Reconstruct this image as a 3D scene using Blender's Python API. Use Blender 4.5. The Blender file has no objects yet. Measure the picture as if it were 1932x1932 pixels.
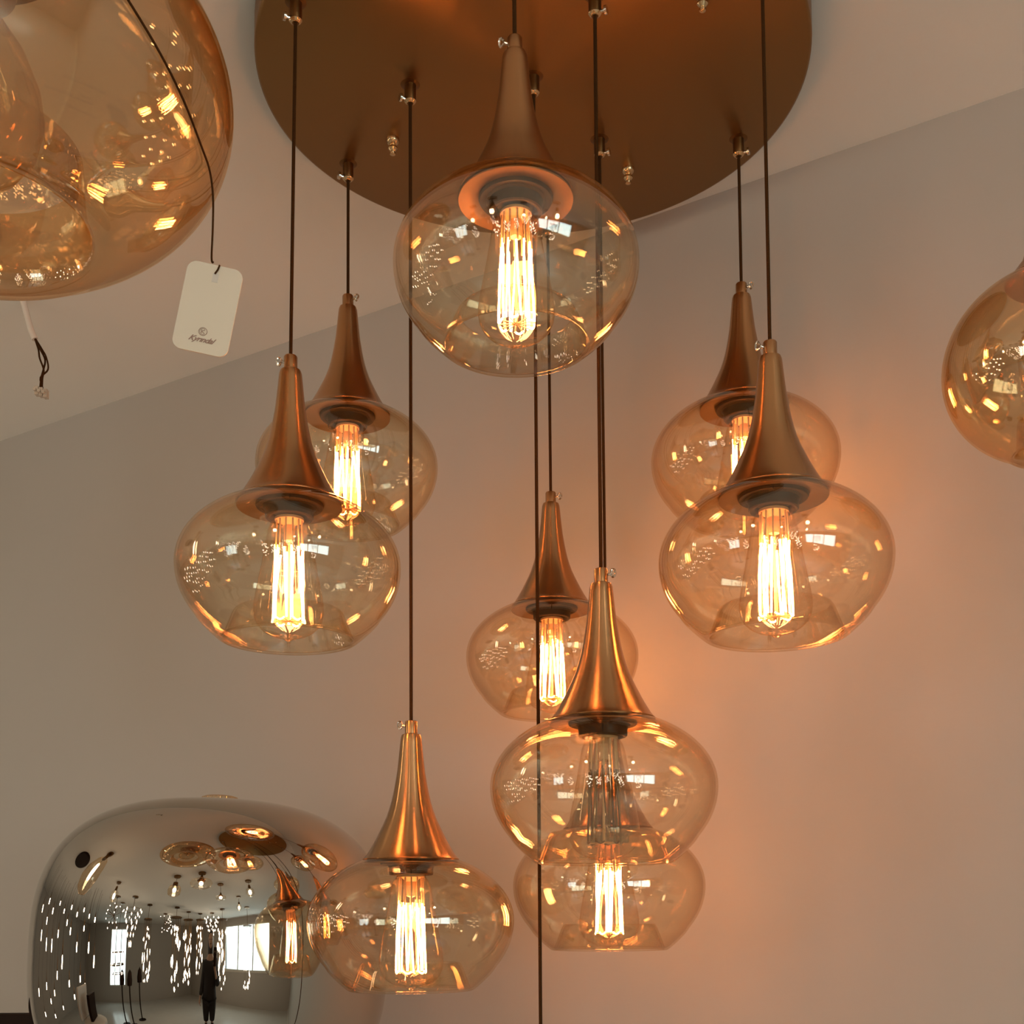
import bpy, bmesh, math, random
from math import sin, cos, pi, radians as RAD, sqrt
from mathutils import Vector, Matrix

SC = bpy.context.scene
COL = SC.collection
rnd = random.Random(7)

# ------------------------------------------------------------------ camera
cam_d = bpy.data.cameras.new('camera')
cam = bpy.data.objects.new('camera', cam_d)
COL.objects.link(cam)
cam_d.sensor_width = 36.0
cam_d.lens = 2330.3 / 1932 * 36.0
cam_d.shift_y = (1564.0 - 966.0) / 1932.0
cam_d.clip_start = 0.02
cam.matrix_world = Matrix.Rotation(RAD(90 + 4.318), 4, 'X') @ Matrix.Rotation(RAD(-0.338), 4, 'Z')
SC.camera = cam

# ------------------------------------------------------------------ world, light, exposure
world = bpy.data.worlds.new('world')
SC.world = world
world.use_nodes = True
bg = world.node_tree.nodes['Background']
bg.inputs[0].default_value = (0.75, 0.85, 1.0, 1)
bg.inputs[1].default_value = 0.6

SC.view_settings.view_transform = 'Standard'
SC.view_settings.look = 'None'
SC.view_settings.gamma = 1.0
SC.view_settings.exposure = 0.0
SC.view_settings.use_curve_mapping = False
cy = SC.cycles
cy.use_denoising = True
cy.max_bounces = 10
cy.diffuse_bounces = 3
cy.glossy_bounces = 6
cy.transmission_bounces = 4
cy.transparent_max_bounces = 64
cy.caustics_reflective = False
cy.caustics_refractive = False
cy.sample_clamp_indirect = 10.0
cy.use_light_tree = True

# room frame: u runs along the wall behind the lamps, n runs away from it into the room
UX, UY = 0.843, -0.538
NX, NY = -0.538, -0.843
WALL_N, FRONT_N, LEFT_U, RIGHT_U = -1.353, 6.0, -6.0, 3.5
CEIL, FLOOR = 0.884, -1.6
ROOM_ROT = math.atan2(UY, UX)

def W(u, n, z=0.0):
    return Vector((u * UX + n * NX, u * UY + n * NY, z))

def area_light(name, loc, direction, sx, sy, power, color):
    l = bpy.data.lights.new(name, 'AREA')
    l.shape = 'RECTANGLE'; l.size = sx; l.size_y = sy; l.energy = power; l.color = color
    o = bpy.data.objects.new(name, l)
    o.location = loc
    o.rotation_euler = Vector(direction).to_track_quat('-Z', 'Y').to_euler()
    COL.objects.link(o)
    return o

# daylight behind the shop window in the right-hand wall
area_light('window_daylight', W(RIGHT_U + 0.6, 1.15, 0.1), (-UX, -UY, -0.2), 3.3, 1.7, 135.0, (0.70, 0.92, 1.0))
# the shop's further windows on the side the photographer has come from
area_light('shopfront_daylight', W(-2.6, FRONT_N + 0.7, 0.1), (-NX, -NY, -0.3), 2.0, 2.4, 88.0, (0.68, 0.91, 1.0))

# ------------------------------------------------------------------ materials
def new_mat(name):
    m = bpy.data.materials.new(name); m.use_nodes = True
    nt = m.node_tree; nt.nodes.clear()
    out = nt.nodes.new('ShaderNodeOutputMaterial')
    return m, nt, out

def noise_mix(nt, c1, c2, scale, detail=3):
    tc = nt.nodes.new('ShaderNodeTexCoord')
    no = nt.nodes.new('ShaderNodeTexNoise'); no.inputs['Scale'].default_value = scale; no.inputs['Detail'].default_value = detail
    nt.links.new(tc.outputs['Object'], no.inputs['Vector'])
    mx = nt.nodes.new('ShaderNodeMix'); mx.data_type = 'RGBA'
    nt.links.new(no.outputs['Fac'], mx.inputs[0])
    mx.inputs[6].default_value = (*c1, 1); mx.inputs[7].default_value = (*c2, 1)
    return mx.outputs[2], no

def pbr(name, c, rough=0.5, metal=0.0, c2=None, scale=20.0, bump=0.0, bump_scale=200.0, aniso=0.0, arot=0.25, tangent=None, spec=None):
    m, nt, out = new_mat(name)
    b = nt.nodes.new('ShaderNodeBsdfPrincipled')
    b.inputs['Roughness'].default_value = rough; b.inputs['Metallic'].default_value = metal
    if spec is not None: b.inputs['Specular IOR Level'].default_value = spec
    col, no = noise_mix(nt, c, c2 or tuple(v * 0.93 for v in c), scale)
    nt.links.new(col, b.inputs['Base Color'])
    if bump:
        n2 = nt.nodes.new('ShaderNodeTexNoise'); n2.inputs['Scale'].default_value = bump_scale
        tc = nt.nodes.new('ShaderNodeTexCoord'); nt.links.new(tc.outputs['Object'], n2.inputs['Vector'])
        bp = nt.nodes.new('ShaderNodeBump'); bp.inputs['Strength'].default_value = bump; bp.inputs['Distance'].default_value = 0.002
        nt.links.new(n2.outputs['Fac'], bp.inputs['Height']); nt.links.new(bp.outputs[0], b.inputs['Normal'])
    if aniso:
        b.inputs['Anisotropic'].default_value = aniso
        tg = nt.nodes.new('ShaderNodeTangent'); tg.direction_type = 'RADIAL'; tg.axis = 'Z'
        nt.links.new(tg.outputs[0], b.inputs['Tangent'])
        b.inputs['Anisotropic Rotation'].default_value = arot
    nt.links.new(b.outputs[0], out.inputs[0])
    return m

def thin_glass(name, tint, edge_tint, f0=0.05, gloss=(1, 1, 1), power=5.0, edge_pow=3.6):
    """clear blown glass: each surface lets tinted light through and mirrors more towards grazing angles"""
    m, nt, out = new_mat(name)
    N = nt.nodes
    lw = N.new('ShaderNodeLayerWeight'); lw.inputs['Blend'].default_value = 0.5
    def pw(e):
        a = N.new('ShaderNodeMath'); a.operation = 'POWER'; nt.links.new(lw.outputs['Facing'], a.inputs[0]); a.inputs[1].default_value = e
        return a.outputs[0]
    f = N.new('ShaderNodeMath'); f.operation = 'MULTIPLY_ADD'
    nt.links.new(pw(power), f.inputs[0]); f.inputs[1].default_value = (1 - f0) * 0.9; f.inputs[2].default_value = f0
    mx = N.new('ShaderNodeMix'); mx.data_type = 'RGBA'
    nt.links.new(pw(edge_pow), mx.inputs[0]); mx.inputs[6].default_value = (*tint, 1); mx.inputs[7].default_value = (*edge_tint, 1)
    tr = N.new('ShaderNodeBsdfTransparent'); nt.links.new(mx.outputs[2], tr.inputs[0])
    gl = N.new('ShaderNodeBsdfGlossy'); gl.inputs['Color'].default_value = (*gloss, 1); gl.inputs['Roughness'].default_value = 0.0
    ms = N.new('ShaderNodeMixShader')
    nt.links.new(f.outputs[0], ms.inputs[0]); nt.links.new(tr.outputs[0], ms.inputs[1]); nt.links.new(gl.outputs[0], ms.inputs[2])
    nt.links.new(ms.outputs[0], out.inputs[0])
    return m

def emit(name, c, s):
    m, nt, out = new_mat(name)
    e = nt.nodes.new('ShaderNodeEmission'); e.inputs[0].default_value = (*c, 1); e.inputs[1].default_value = s
    nt.links.new(e.outputs[0], out.inputs[0])
    return m

M = dict(
    wall=pbr('wall_paint', (0.50, 0.445, 0.385), 0.85, c2=(0.485, 0.43, 0.37), scale=1.5, bump=0.15, bump_scale=60),
    ceil=pbr('ceiling_paint', (0.88, 0.85, 0.79), 0.9, c2=(0.87, 0.84, 0.78), scale=1.2, bump=0.1, bump_scale=60),
    floor=pbr('polished_floor', (0.66, 0.62, 0.56), 0.22, c2=(0.60, 0.56, 0.50), scale=3.0),
    trim=pbr('white_trim', (0.72, 0.66, 0.56), 0.5),
    plate=pbr('spun_bronze', (0.33, 0.18, 0.066), 0.34, 1.0, c2=(0.30, 0.16, 0.058), scale=4, aniso=0.75),
    cone=pbr('brushed_copper', (0.52, 0.285, 0.135), 0.25, 1.0, c2=(0.49, 0.265, 0.12), scale=30, aniso=0.85),
    flange=pbr('satin_brass', (0.42, 0.27, 0.15), 0.30, 1.0),
    brass=pbr('polished_brass', (0.72, 0.50, 0.28), 0.2, 1.0),
    dark_brass=pbr('aged_brass', (0.20, 0.10, 0.035), 0.35, 1.0),
    steel=pbr('screw_steel', (0.75, 0.68, 0.58), 0.2, 1.0),
    socket=pbr('dark_socket', (0.028, 0.016, 0.008), 0.4, spec=0.25),
    cord=pbr('brown_fabric_cord', (0.060, 0.024, 0.007), 0.9, spec=0.05, bump=0.5, bump_scale=900),
    amber=thin_glass('amber_glass', (0.993, 0.952, 0.88), (0.77, 0.58, 0.38), f0=0.078, gloss=(1.0, 0.96, 0.88)),
    lustre=thin_glass('lustred_amber_glass', (0.955, 0.87, 0.75), (0.80, 0.60, 0.38), f0=0.17, gloss=(1.0, 0.86, 0.68)),
    bulbglass=thin_glass('bulb_glass', (0.985, 0.945, 0.88), (0.86, 0.64, 0.42), f0=0.07, gloss=(1.0, 0.9, 0.78)),
    mirror=pbr('chromed_glass', (0.50, 0.455, 0.40), 0.012, 1.0, c2=(0.495, 0.45, 0.395)),
    filament=emit('glowing_filament', (1.0, 0.375, 0.135), 80.0),
    support=pbr('bulb_stem', (0.85, 0.55, 0.30), 0.5),
    tag=pbr('tag_card', (0.80, 0.66, 0.50), 0.6),
    ink=pbr('brown_ink', (0.36, 0.20, 0.14), 0.6),
    tape=pbr('clear_tape', (0.70, 0.60, 0.50), 0.3),
    black=pbr('black_lacquer', (0.020, 0.008, 0.003), 0.6, spec=0.15),
    whitepvc=pbr('white_cable', (0.80, 0.70, 0.60), 0.5),
    clearpvc=pbr('clear_terminal', (0.62, 0.53, 0.43), 0.25),
    whitefab=pbr('white_fabric', (0.70, 0.66, 0.60), 0.8),
    bulb_on=emit('small_lit_bulb', (1.0, 0.84, 0.66), 24.0),
    crystal_on=emit('lit_crystal', (1.0, 0.88, 0.72), 12.0),
    skin=pbr('skin', (0.50, 0.30, 0.20), 0.5),
    hair=pbr('dark_hair', (0.02, 0.012, 0.008), 0.5),
    cloth=pbr('black_cloth', (0.018, 0.012, 0.010), 0.85),
)

# ------------------------------------------------------------------ mesh helpers
class MB:
    def __init__(s): s.v = []; s.f = []; s.m = []
    def add(s, v, f, mi=0, mat=None):
        b = len(s.v)
        s.v += [tuple(mat @ Vector(p)) if mat else tuple(p) for p in v]
        s.f += [tuple(b + i for i in q) for q in f]; s.m += [mi] * len(f)
    def lathe(s, prof, seg=64, mi=0, mat=None, closed=False, cap=False):
        v = []; f = []
        for r, z in prof:
            for k in range(seg):
                a = 2 * pi * k / seg
                v.append((r * cos(a), r * sin(a), z))
        n = len(prof)
        for i in range(n if closed else n - 1):
            j = (i + 1) % n
            for k in range(seg):
                l = (k + 1) % seg
                f.append((i * seg + k, i * seg + l, j * seg + l, j * seg + k))
        if cap:
            f.append(tuple(range(seg - 1, -1, -1))); f.append(tuple((n - 1) * seg + k for k in range(seg)))
        s.add(v, f, mi, mat)
    def tube(s, pts, r, seg=8, mi=0, mat=None, cap=True):
        pts = [Vector(p) for p in pts]; v = []; f = []
        up = None
        for i, p in enumerate(pts):
            d = (pts[min(i + 1, len(pts) - 1)] - pts[max(i - 1, 0)]).normalized()
            if up is None:
                up = Vector((0, 0, 1)) if abs(d.z) < 0.9 else Vector((1, 0, 0))
            x = d.cross(up)
            if x.length < 1e-6: x = d.cross(Vector((0, 1, 0)))
            x.normalize(); y = x.cross(d).normalized(); up = y
            rr = r[i] if isinstance(r, (list, tuple)) else r
            for k in range(seg):
                a = 2 * pi * k / seg
                v.append(tuple(p + x * rr * cos(a) + y * rr * sin(a)))
        for i in range(len(pts) - 1):
            for k in range(seg):
                l = (k + 1) % seg
                f.append((i * seg + k, (i + 1) * seg + k, (i + 1) * seg + l, i * seg + l))
        if cap:
            f.append(tuple(range(seg))); f.append(tuple((len(pts) - 1) * seg + k for k in range(seg - 1, -1, -1)))
        s.add(v, f, mi, mat)
    def box(s, c, d, mi=0, mat=None):
        x, y, z = c; a, b, e = d[0] / 2, d[1] / 2, d[2] / 2
        v = [(x + i * a, y + j * b, z + k * e) for i in (-1, 1) for j in (-1, 1) for k in (-1, 1)]
        f = [(0, 1, 3, 2), (4, 6, 7, 5), (0, 4, 5, 1), (2, 3, 7, 6), (0, 2, 6, 4), (1, 5, 7, 3)]
        s.add(v, f, mi, mat)
    def build(s, name, mats, parent=None, smooth=True, angle=38, mat=None):
        me = bpy.data.meshes.new(name)
        me.from_pydata(s.v, [], s.f)
        for m in (mats if isinstance(mats, (list, tuple)) else [mats]): me.materials.append(m)
        me.polygons.foreach_set('material_index', s.m)
        bm = bmesh.new(); bm.from_mesh(me); bmesh.ops.recalc_face_normals(bm, faces=bm.faces); bm.to_mesh(me); bm.free()
        if smooth:
            me.shade_smooth(); me.set_sharp_from_angle(angle=RAD(angle))
        o = bpy.data.objects.new(name, me); COL.objects.link(o)
        if parent: o.parent = parent
        return o

def tag(o, label=None, cat=None, group=None, kind=None):
    if label: o['label'] = label
    if cat: o['category'] = cat
    if group: o['group'] = group
    if kind: o['kind'] = kind
    return o

def empty(name, loc, label, cat, group=None, rz=0.0):
    o = bpy.data.objects.new(name, None); o.empty_display_size = 0.05
    o.location = loc; o.rotation_euler = (0, 0, rz); COL.objects.link(o)
    return tag(o, label, cat, group)

def smooth_curve(pts, n=6):
    P = [Vector(p) for p in pts]; out = []
    for i in range(len(P) - 1):
        a, b, c, d = P[max(i - 1, 0)], P[i], P[i + 1], P[min(i + 2, len(P) - 1)]
        for k in range(n):
            t = k / n
            out.append(0.5 * ((2 * b) + (-a + c) * t + (2 * a - 5 * b + 4 * c - d) * t * t + (-a + 3 * b - 3 * c + d) * t ** 3))
    out.append(P[-1]); return out

# ------------------------------------------------------------------ room
def struct(name, mb, mat, smooth=False):
    o = mb.build(name, mat, smooth=smooth); tag(o, kind='structure'); return o

T = 0.12
def slab(name, u0, u1, n0, n1, z0, z1, mat):
    mb = MB(); v = [W(u, n, z) for u in (u0, u1) for n in (n0, n1) for z in (z0, z1)]
    mb.add(v, [(0, 1, 3, 2), (4, 6, 7, 5), (0, 4, 5, 1), (2, 3, 7, 6), (0, 2, 6, 4), (1, 5, 7, 3)])
    return struct(name, mb, mat)

slab('floor', LEFT_U - T, RIGHT_U + T, WALL_N - T, FRONT_N + T, FLOOR - T, FLOOR, M['floor'])
slab('ceiling', LEFT_U - T, RIGHT_U + T, WALL_N - T, FRONT_N + T, CEIL, CEIL + T, M['ceil'])
slab('wall_back', LEFT_U - T, RIGHT_U + T, WALL_N - T, WALL_N, FLOOR, CEIL, M['wall'])
slab('wall_left', LEFT_U - T, LEFT_U, WALL_N, FRONT_N, FLOOR, CEIL, M['wall'])

def wall_with_window(name, axis, fixed, a0, a1, h0, h1, z0, z1, wn):
    """axis 'u': the wall stands at u = fixed and runs along n; axis 'n' the other way round"""
    mb = MB()
    def bx(p0, p1, q0, q1):
        if axis == 'u': v = [W(u, n, z) for u in (fixed, fixed + T) for n in (p0, p1) for z in (q0, q1)]
        else: v = [W(u, n, z) for u in (p0, p1) for n in (fixed, fixed + T) for z in (q0, q1)]
        mb.add(v, [(0, 1, 3, 2), (4, 6, 7, 5), (0, 4, 5, 1), (2, 3, 7, 6), (0, 2, 6, 4), (1, 5, 7, 3)])
    bx(a0, h0, FLOOR, CEIL); bx(h1, a1, FLOOR, CEIL); bx(h0, h1, FLOOR, z0); bx(h0, h1, z1, CEIL)
    struct(name, mb, M['wall'])
    # window: frame, mullions, glass pane
    root = bpy.data.objects.new(wn, None); COL.objects.link(root); tag(root, kind='structure')
    fr = MB(); w = 0.05
    def bar(p0, p1, q0, q1, m_=fr, d0=0.02, d1=0.08):
        if axis == 'u': v = [W(u, n, z) for u in (fixed + d0, fixed + d1) for n in (p0, p1) for z in (q0, q1)]
        else: v = [W(u, n, z) for u in (p0, p1) for n in (fixed + d0, fixed + d1) for z in (q0, q1)]
        m_.add(v, [(0, 1, 3, 2), (4, 6, 7, 5), (0, 4, 5, 1), (2, 3, 7, 6), (0, 2, 6, 4), (1, 5, 7, 3)])
    bar(h0, h1, z0, z0 + w); bar(h0, h1, z1 - w, z1)
    n_m = 3
    for k in range(n_m + 1):
        x = h0 + (h1 - h0 - w) * k / n_m; bar(x, x + w, z0 + w, z1 - w)
    f = fr.build('window_frame', M['trim'], root, smooth=False)
    g = MB(); bar(h0 + w, h1 - w, z0 + w, z1 - w, g, 0.045, 0.051)
    g.build('window_pane', CLEAR, root, smooth=False)
    # reveal outside that carries the daylight
CLEAR = thin_glass('clear_window_glass', (0.97, 0.98, 0.97), (0.85, 0.9, 0.88), f0=0.04)
wall_with_window('wall_right', 'u', RIGHT_U, WALL_N, FRONT_N, -0.2, 2.5, -0.45, 0.60, 'window_1')
wall_with_window('wall_front', 'n', FRONT_N, LEFT_U, RIGHT_U, -3.3, -1.9, -0.85, 0.65, 'window_2')

mb = MB()
v = [W(u, n, z) for u in (LEFT_U, RIGHT_U) for n in (WALL_N, WALL_N + 0.015) for z in (FLOOR, FLOOR + 0.09)]
mb.add(v, [(0, 1, 3, 2), (4, 6, 7, 5), (0, 4, 5, 1), (2, 3, 7, 6), (0, 2, 6, 4), (1, 5, 7, 3)])
struct('baseboard_back', mb, M['trim'])

# ------------------------------------------------------------------ pendant profiles (metres; 0.1 = widest glass radius)
S = 0.1
UP, LO = 0.668, 0.7876
def glass_profile(up=UP, lo=LO, top_r=0.44, cut=-0.60, th=0.022, lip=None, ntop=18, nlow=16, floor_drop=0.07, floor_r=0.57, foot=None):
    """closed outline of a blown shade: outer wall, rounded foot, re-entrant lip, back up inside"""
    pts = []
    t0 = math.asin(min(1, sqrt(max(0, 1 - top_r ** 2))))
    for i in range(ntop + 1):
        a = t0 * (1 - i / ntop); pts.append((cos(a), up * sin(a)))
    t1 = math.asin(-cut / lo)
    for i in range(1, nlow + 1):
        a = t1 * i / nlow; pts.append((cos(a), -lo * sin(a)))
    rc = pts[-1][0]; bot = cut - floor_drop
    pts += foot or [(rc - 0.030, cut - floor_drop * 0.62), (rc - 0.065, bot + 0.006), (floor_r, bot), (floor_r - 0.025, bot + 0.006)]
    lip = lip or [(0.520, -0.62), (0.505, -0.55), (0.485, -0.48), (0.470, -0.44)]
    pts += lip
    lr, lz = lip[-1]
    inner = [(lr + 0.012, lz + 0.008), (lr + th, lz)]
    inner += [(r + th * 1.05, z) for r, z in reversed(lip[:-1])]
    inner += [(r - th * 0.45, z + th * 0.9) for r, z in reversed(foot)] if foot else [(floor_r - 0.005, bot + th + 0.004), (rc - 0.075, bot + th + 0.002), (rc - 0.045, cut - floor_drop * 0.62 + th)]
    for i in range(nlow, 0, -1):
        a = t1 * i / nlow * 0.985; inner.append((cos(a) - th * cos(a), -lo * sin(a) + th * sin(a)))
    for i in range(ntop, -1, -1):
        a = t0 * (1 - i / ntop); inner.append((cos(a) * (1 - th), up * sin(a) - th * sin(a)))
    return pts + inner

CONE = [(0.462, 0.588), (0.470, 0.598), (0.455, 0.612), (0.43, 0.642), (0.386, 0.715), (0.345, 0.79), (0.308, 0.865), (0.272, 0.94), (0.241, 1.01), (0.215, 1.085),
        (0.193, 1.16), (0.176, 1.235), (0.161, 1.31), (0.137, 1.455), (0.121, 1.60), (0.108, 1.735), (0.102, 1.79), (0.092, 1.818), (0.075, 1.827), (0.03, 1.828)]
BULB = [(0.120, 0.455), (0.135, 0.44), (0.150, 0.415), (0.170, 0.385), (0.190, 0.33), (0.205, 0.25), (0.222, 0.15), (0.248, 0.0), (0.275, -0.14), (0.298, -0.26), (0.312, -0.36),
        (0.312, -0.42), (0.302, -0.475), (0.275, -0.535), (0.225, -0.585), (0.16, -0.62), (0.09, -0.642), (0.045, -0.652), (0.03, -0.668), (0.0, -0.676)]
sc = lambda pr, k=S: [(r * k, z * k) for r, z in pr]

def cage(mb, n=12, r0=0.122, r1=0.145, top=0.22, bot=-0.485, w=0.0092, k=S, seed=1):
    R = random.Random(seed)
    for i in range(n):
        a0 = 2 * pi * i / n; a1 = a0 + R.uniform(-0.2, 0.2) + (0.42 if i % 2 else -0.06)
        t_ = top - R.uniform(0, 0.10)
        pts = []
        for j in range(6):
            q = j / 5; a = a0 + (a1 - a0) * q; r = r0 + (r1 - r0) * q + R.uniform(-0.006, 0.006)
            pts.append((r * cos(a) * k, r * sin(a) * k, (t_ + (bot - t_) * q) * k))
        mb.tube(pts, w * k, 6)
    # joining bends at the foot
    for i in range(0, n, 2):
        a0 = 2 * pi * i / n + 0.1; a1 = 2 * pi * (i + 1) / n + 0.1
        mb.tube([(r1 * cos(a0 + (a1 - a0) * q / 4) * k, r1 * sin(a0 + (a1 - a0) * q / 4) * k, (bot - 0.02 * sin(pi * q / 4)) * k) for q in range(5)], w * 0.8 * k, 5)

class Meshes: pass
PM = Meshes()

def light_bulb(parent, k=S, lit=True, z=0.0, seed=1):
    """bulb glass > filament, mount stem, screw collar, glowing tip"""
    mb = MB(); mb.lathe([(r * k, zz * k + z) for r, zz in BULB], 40)
    b = mb.build('light_bulb', M['bulbglass'], parent)
    mb = MB(); cage(mb, k=k, seed=seed)
    mb.v = [(x, y, zz + z) for x, y, zz in mb.v]
    mb.build('filament', M['filament'] if lit else M['dark_brass'], b)
    mb = MB()
    mb.lathe([(r * k, zz * k + z) for r, zz in [(0.0, 0.446), (0.132, 0.446), (0.130, 0.425), (0.085, 0.412), (0.05, 0.38), (0.045, 0.24), (0.0, 0.22)]], 24)
    mb.tube([(0, 0, 0.24 * k + z), (0, 0, -0.50 * k + z)], 0.012 * k, 6)
    for i in range(12):
        a = 2 * pi * i / 12 + 0.1
        mb.tube([(0.115 * k * cos(a), 0.115 * k * sin(a), 0.42 * k + z), (0.12 * k * cos(a), 0.12 * k * sin(a), 0.30 * k + z), (0.125 * k * cos(a), 0.125 * k * sin(a), 0.15 * k + z)], 0.009 * k, 5)
        mb.tube([(0.0, 0.0, -0.49 * k + z), (0.14 * k * cos(a), 0.14 * k * sin(a), -0.50 * k + z)], 0.005 * k, 5)
    mb.build('filament_stem', M['support'], b)
    return b

def pendant(root, cord_top, k=S, lit=True, glass='amber', prof=None, screw=1, seed=1, flange=True):
    """parts of one hanging lamp; the Empty sits at the centre of its glass"""
    mb = MB()
    sl = Vector((0, 0, 1.956 * k)); ct = Vector(cord_top)
    mb.tube([sl - Vector((0, 0, 0.02)), sl, sl.lerp(ct, 0.33), sl.lerp(ct, 0.66), ct], 0.0017, 8)
    mb.build('cord', M['cord'], root)
    mb = MB(); mb.lathe(sc(CONE, k), 64); mb.lathe(sc([(0.455, 0.588), (0.40, 0.575), (0.30, 0.62), (0.26, 0.75)], k), 48)
    mb.build('cone_cap', M['cone'], root)
    mb = MB(); mb.lathe(sc([(0.0, 1.82), (0.062, 1.82), (0.062, 1.945), (0.055, 1.956), (0.0, 1.957)], k), 24)
    sleeve = mb.build('cord_collar', M['cone'], root)
    mb = MB(); x = -0.062 * k * screw
    mb.tube([(x, 0, 1.905 * k), (x * 1.45, -0.004 * k, 1.91 * k)], 0.013 * k, 8)
    ring = [(x * 1.75 + 0.033 * k * cos(a) * 0.6, 0.012 * k * sin(a * 2), 1.915 * k + 0.036 * k * sin(a)) for a in [2 * pi * i / 16 for i in range(17)]]
    mb.tube(ring, 0.010 * k, 6)
    mb.build('thumb_screw', M['steel'], sleeve)
    if flange:
        mb = MB()
        mb.lathe(sc([(0.469, 0.560), (0.472, 0.553), (0.469, 0.547), (0.40, 0.556), (0.31, 0.572), (0.30, 0.578), (0.30, 0.584), (0.40, 0.572), (0.469, 0.560)], k), 64)
        mb.build('flange', M['flange'], root)
    mb = MB()
    mb.lathe(sc([(0.30, 0.62), (0.303, 0.56), (0.295, 0.545), (0.275, 0.540), (0.245, 0.548), (0.225, 0.535), (0.216, 0.50), (0.216, 0.452), (0.205, 0.442), (0.185, 0.442), (0.160, 0.462), (0.150, 0.50), (0.0, 0.50)], k), 48)
    mb.build('bulb_socket', M['socket'], root)
    light_bulb(root, k, lit, 0.0, seed)
    mb = MB(); mb.lathe(sc(prof or PROF, k), 96, closed=True)
    mb.build('glass_shade', M[glass], root, angle=55)

PROF = glass_profile(cut=-0.44, foot=[(0.800, -0.485), (0.768, -0.522), (0.730, -0.560), (0.690, -0.598), (0.650, -0.633), (0.622, -0.656), (0.603, -0.668), (0.588, -0.673), (0.574, -0.670)],
                     lip=[(0.556, -0.645), (0.536, -0.600), (0.514, -0.545), (0.494, -0.490), (0.474, -0.440), (0.455, -0.410)])
PLATE_C = Vector((0.02515, 1.2023, 0.8539)); PLATE_R = 0.2784
LAMPS = [
    # name key, glass centre, where its cord meets the ceiling plate, screw side, label
    ((0.0061, 0.9685, 0.5331), (0.0055, 0.9560, 0.842), 1, 'topmost amber pendant lamp, its dark cone seen against the round bronze plate'),
    ((-0.1987, 1.0874, 0.3187), (-0.1966, 1.0874, 0.842), 1, 'lit amber pendant lamp left of the cluster, overlapping the pendant behind it'),
    ((-0.1798, 1.3316, 0.5038), (-0.1803, 1.3323, 0.842), -1, 'lit amber pendant lamp partly hidden behind the leftmost pendant of the cluster'),
    ((0.2285, 1.0476, 0.3103), (0.2290, 1.0480, 0.842), 1, 'rightmost lit amber pendant of the cluster, its cone covering the pendant behind it'),
    ((0.2521, 1.2913, 0.4934), (0.2523, 1.2919, 0.842), -1, 'lit amber pendant lamp close to the wall, half hidden behind the rightmost pendant'),
    ((0.0478, 1.4169, 0.3075), (0.0479, 1.4480, 0.842), -1, 'smallest looking lit amber pendant in the middle, half behind an unlit one'),
    ((0.0808, 1.0822, 0.1184), (0.0810, 1.0810, 0.842), -1, 'unlit amber pendant lamp, the cone of a lower pendant seen through its glass'),
    ((0.1007, 1.2906, 0.0377), (0.1002, 1.2914, 0.842), -1, 'lit amber pendant lamp directly below the unlit pendant, touching its outline'),
    ((-0.0984, 1.2014, 0.0019), (-0.0995, 1.2013, 0.842), 1, 'lowest lit amber pendant lamp, hanging in front of the big chromed lamp'),
]
first = None
def copy_tree(o, parent=None):
    c = o.copy(); COL.objects.link(c); c.parent = parent
    if parent: c.matrix_parent_inverse = o.matrix_parent_inverse.copy()
    for ch in list(o.children): copy_tree(ch, c)
    return c

GROUP = 'amber glass pendants hanging from the round bronze plate'
# one pendant built with all its parts; the copies keep its meshes and get a cord of their own
def own_cord(root, top):
    for ch in root.children:
        if ch.name.startswith('cord') and not ch.name.startswith('cord_'):
            mb = MB(); sl = Vector((0, 0, 1.956 * S)); ct = Vector(top) - root.location
            ct = root.matrix_basis.to_3x3().inverted() @ (Vector(top) - root.location)
            mb.tube([sl - Vector((0, 0, 0.02)), sl, sl.lerp(ct, 0.33), sl.lerp(ct, 0.66), ct], 0.0017, 8)
            o = mb.build('cord', M['cord']); me = o.data; bpy.data.objects.remove(o); ch.data = me

for i, (c, top, side, label) in enumerate(LAMPS):
    if i == 0:
        proto = empty('pendant_lamp', c, label, 'pendant lamp', GROUP)
        pendant(proto, Vector(top) - Vector(c))
        root = proto
    else:
        root = copy_tree(proto); root.location = c
        root.rotation_euler = (0, 0, (0 if side > 0 else pi) + rnd.uniform(-0.5, 0.5))
        tag(root, label)
        own_cord(root, top)
    if i == 6: # its bulb is not lit
        for ch in root.children:
            if ch.name.startswith('light_bulb'):
                for g in ch.children:
                    if g.name.startswith('filament') and not g.name.startswith('filament_stem'):
                        me = g.data.copy(); me.materials[0] = M['dark_brass']; g.data = me

# the centre pendant hangs below the picture; its cord passes through it
root = copy_tree(proto); root.location = (0.0262, 1.19, -0.55); root.rotation_euler = (0, 0, 0.6)
tag(root, 'long brown cord of a pendant whose lamp hangs below the picture')
own_cord(root, (0.0262, 1.19, 0.842))

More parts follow.
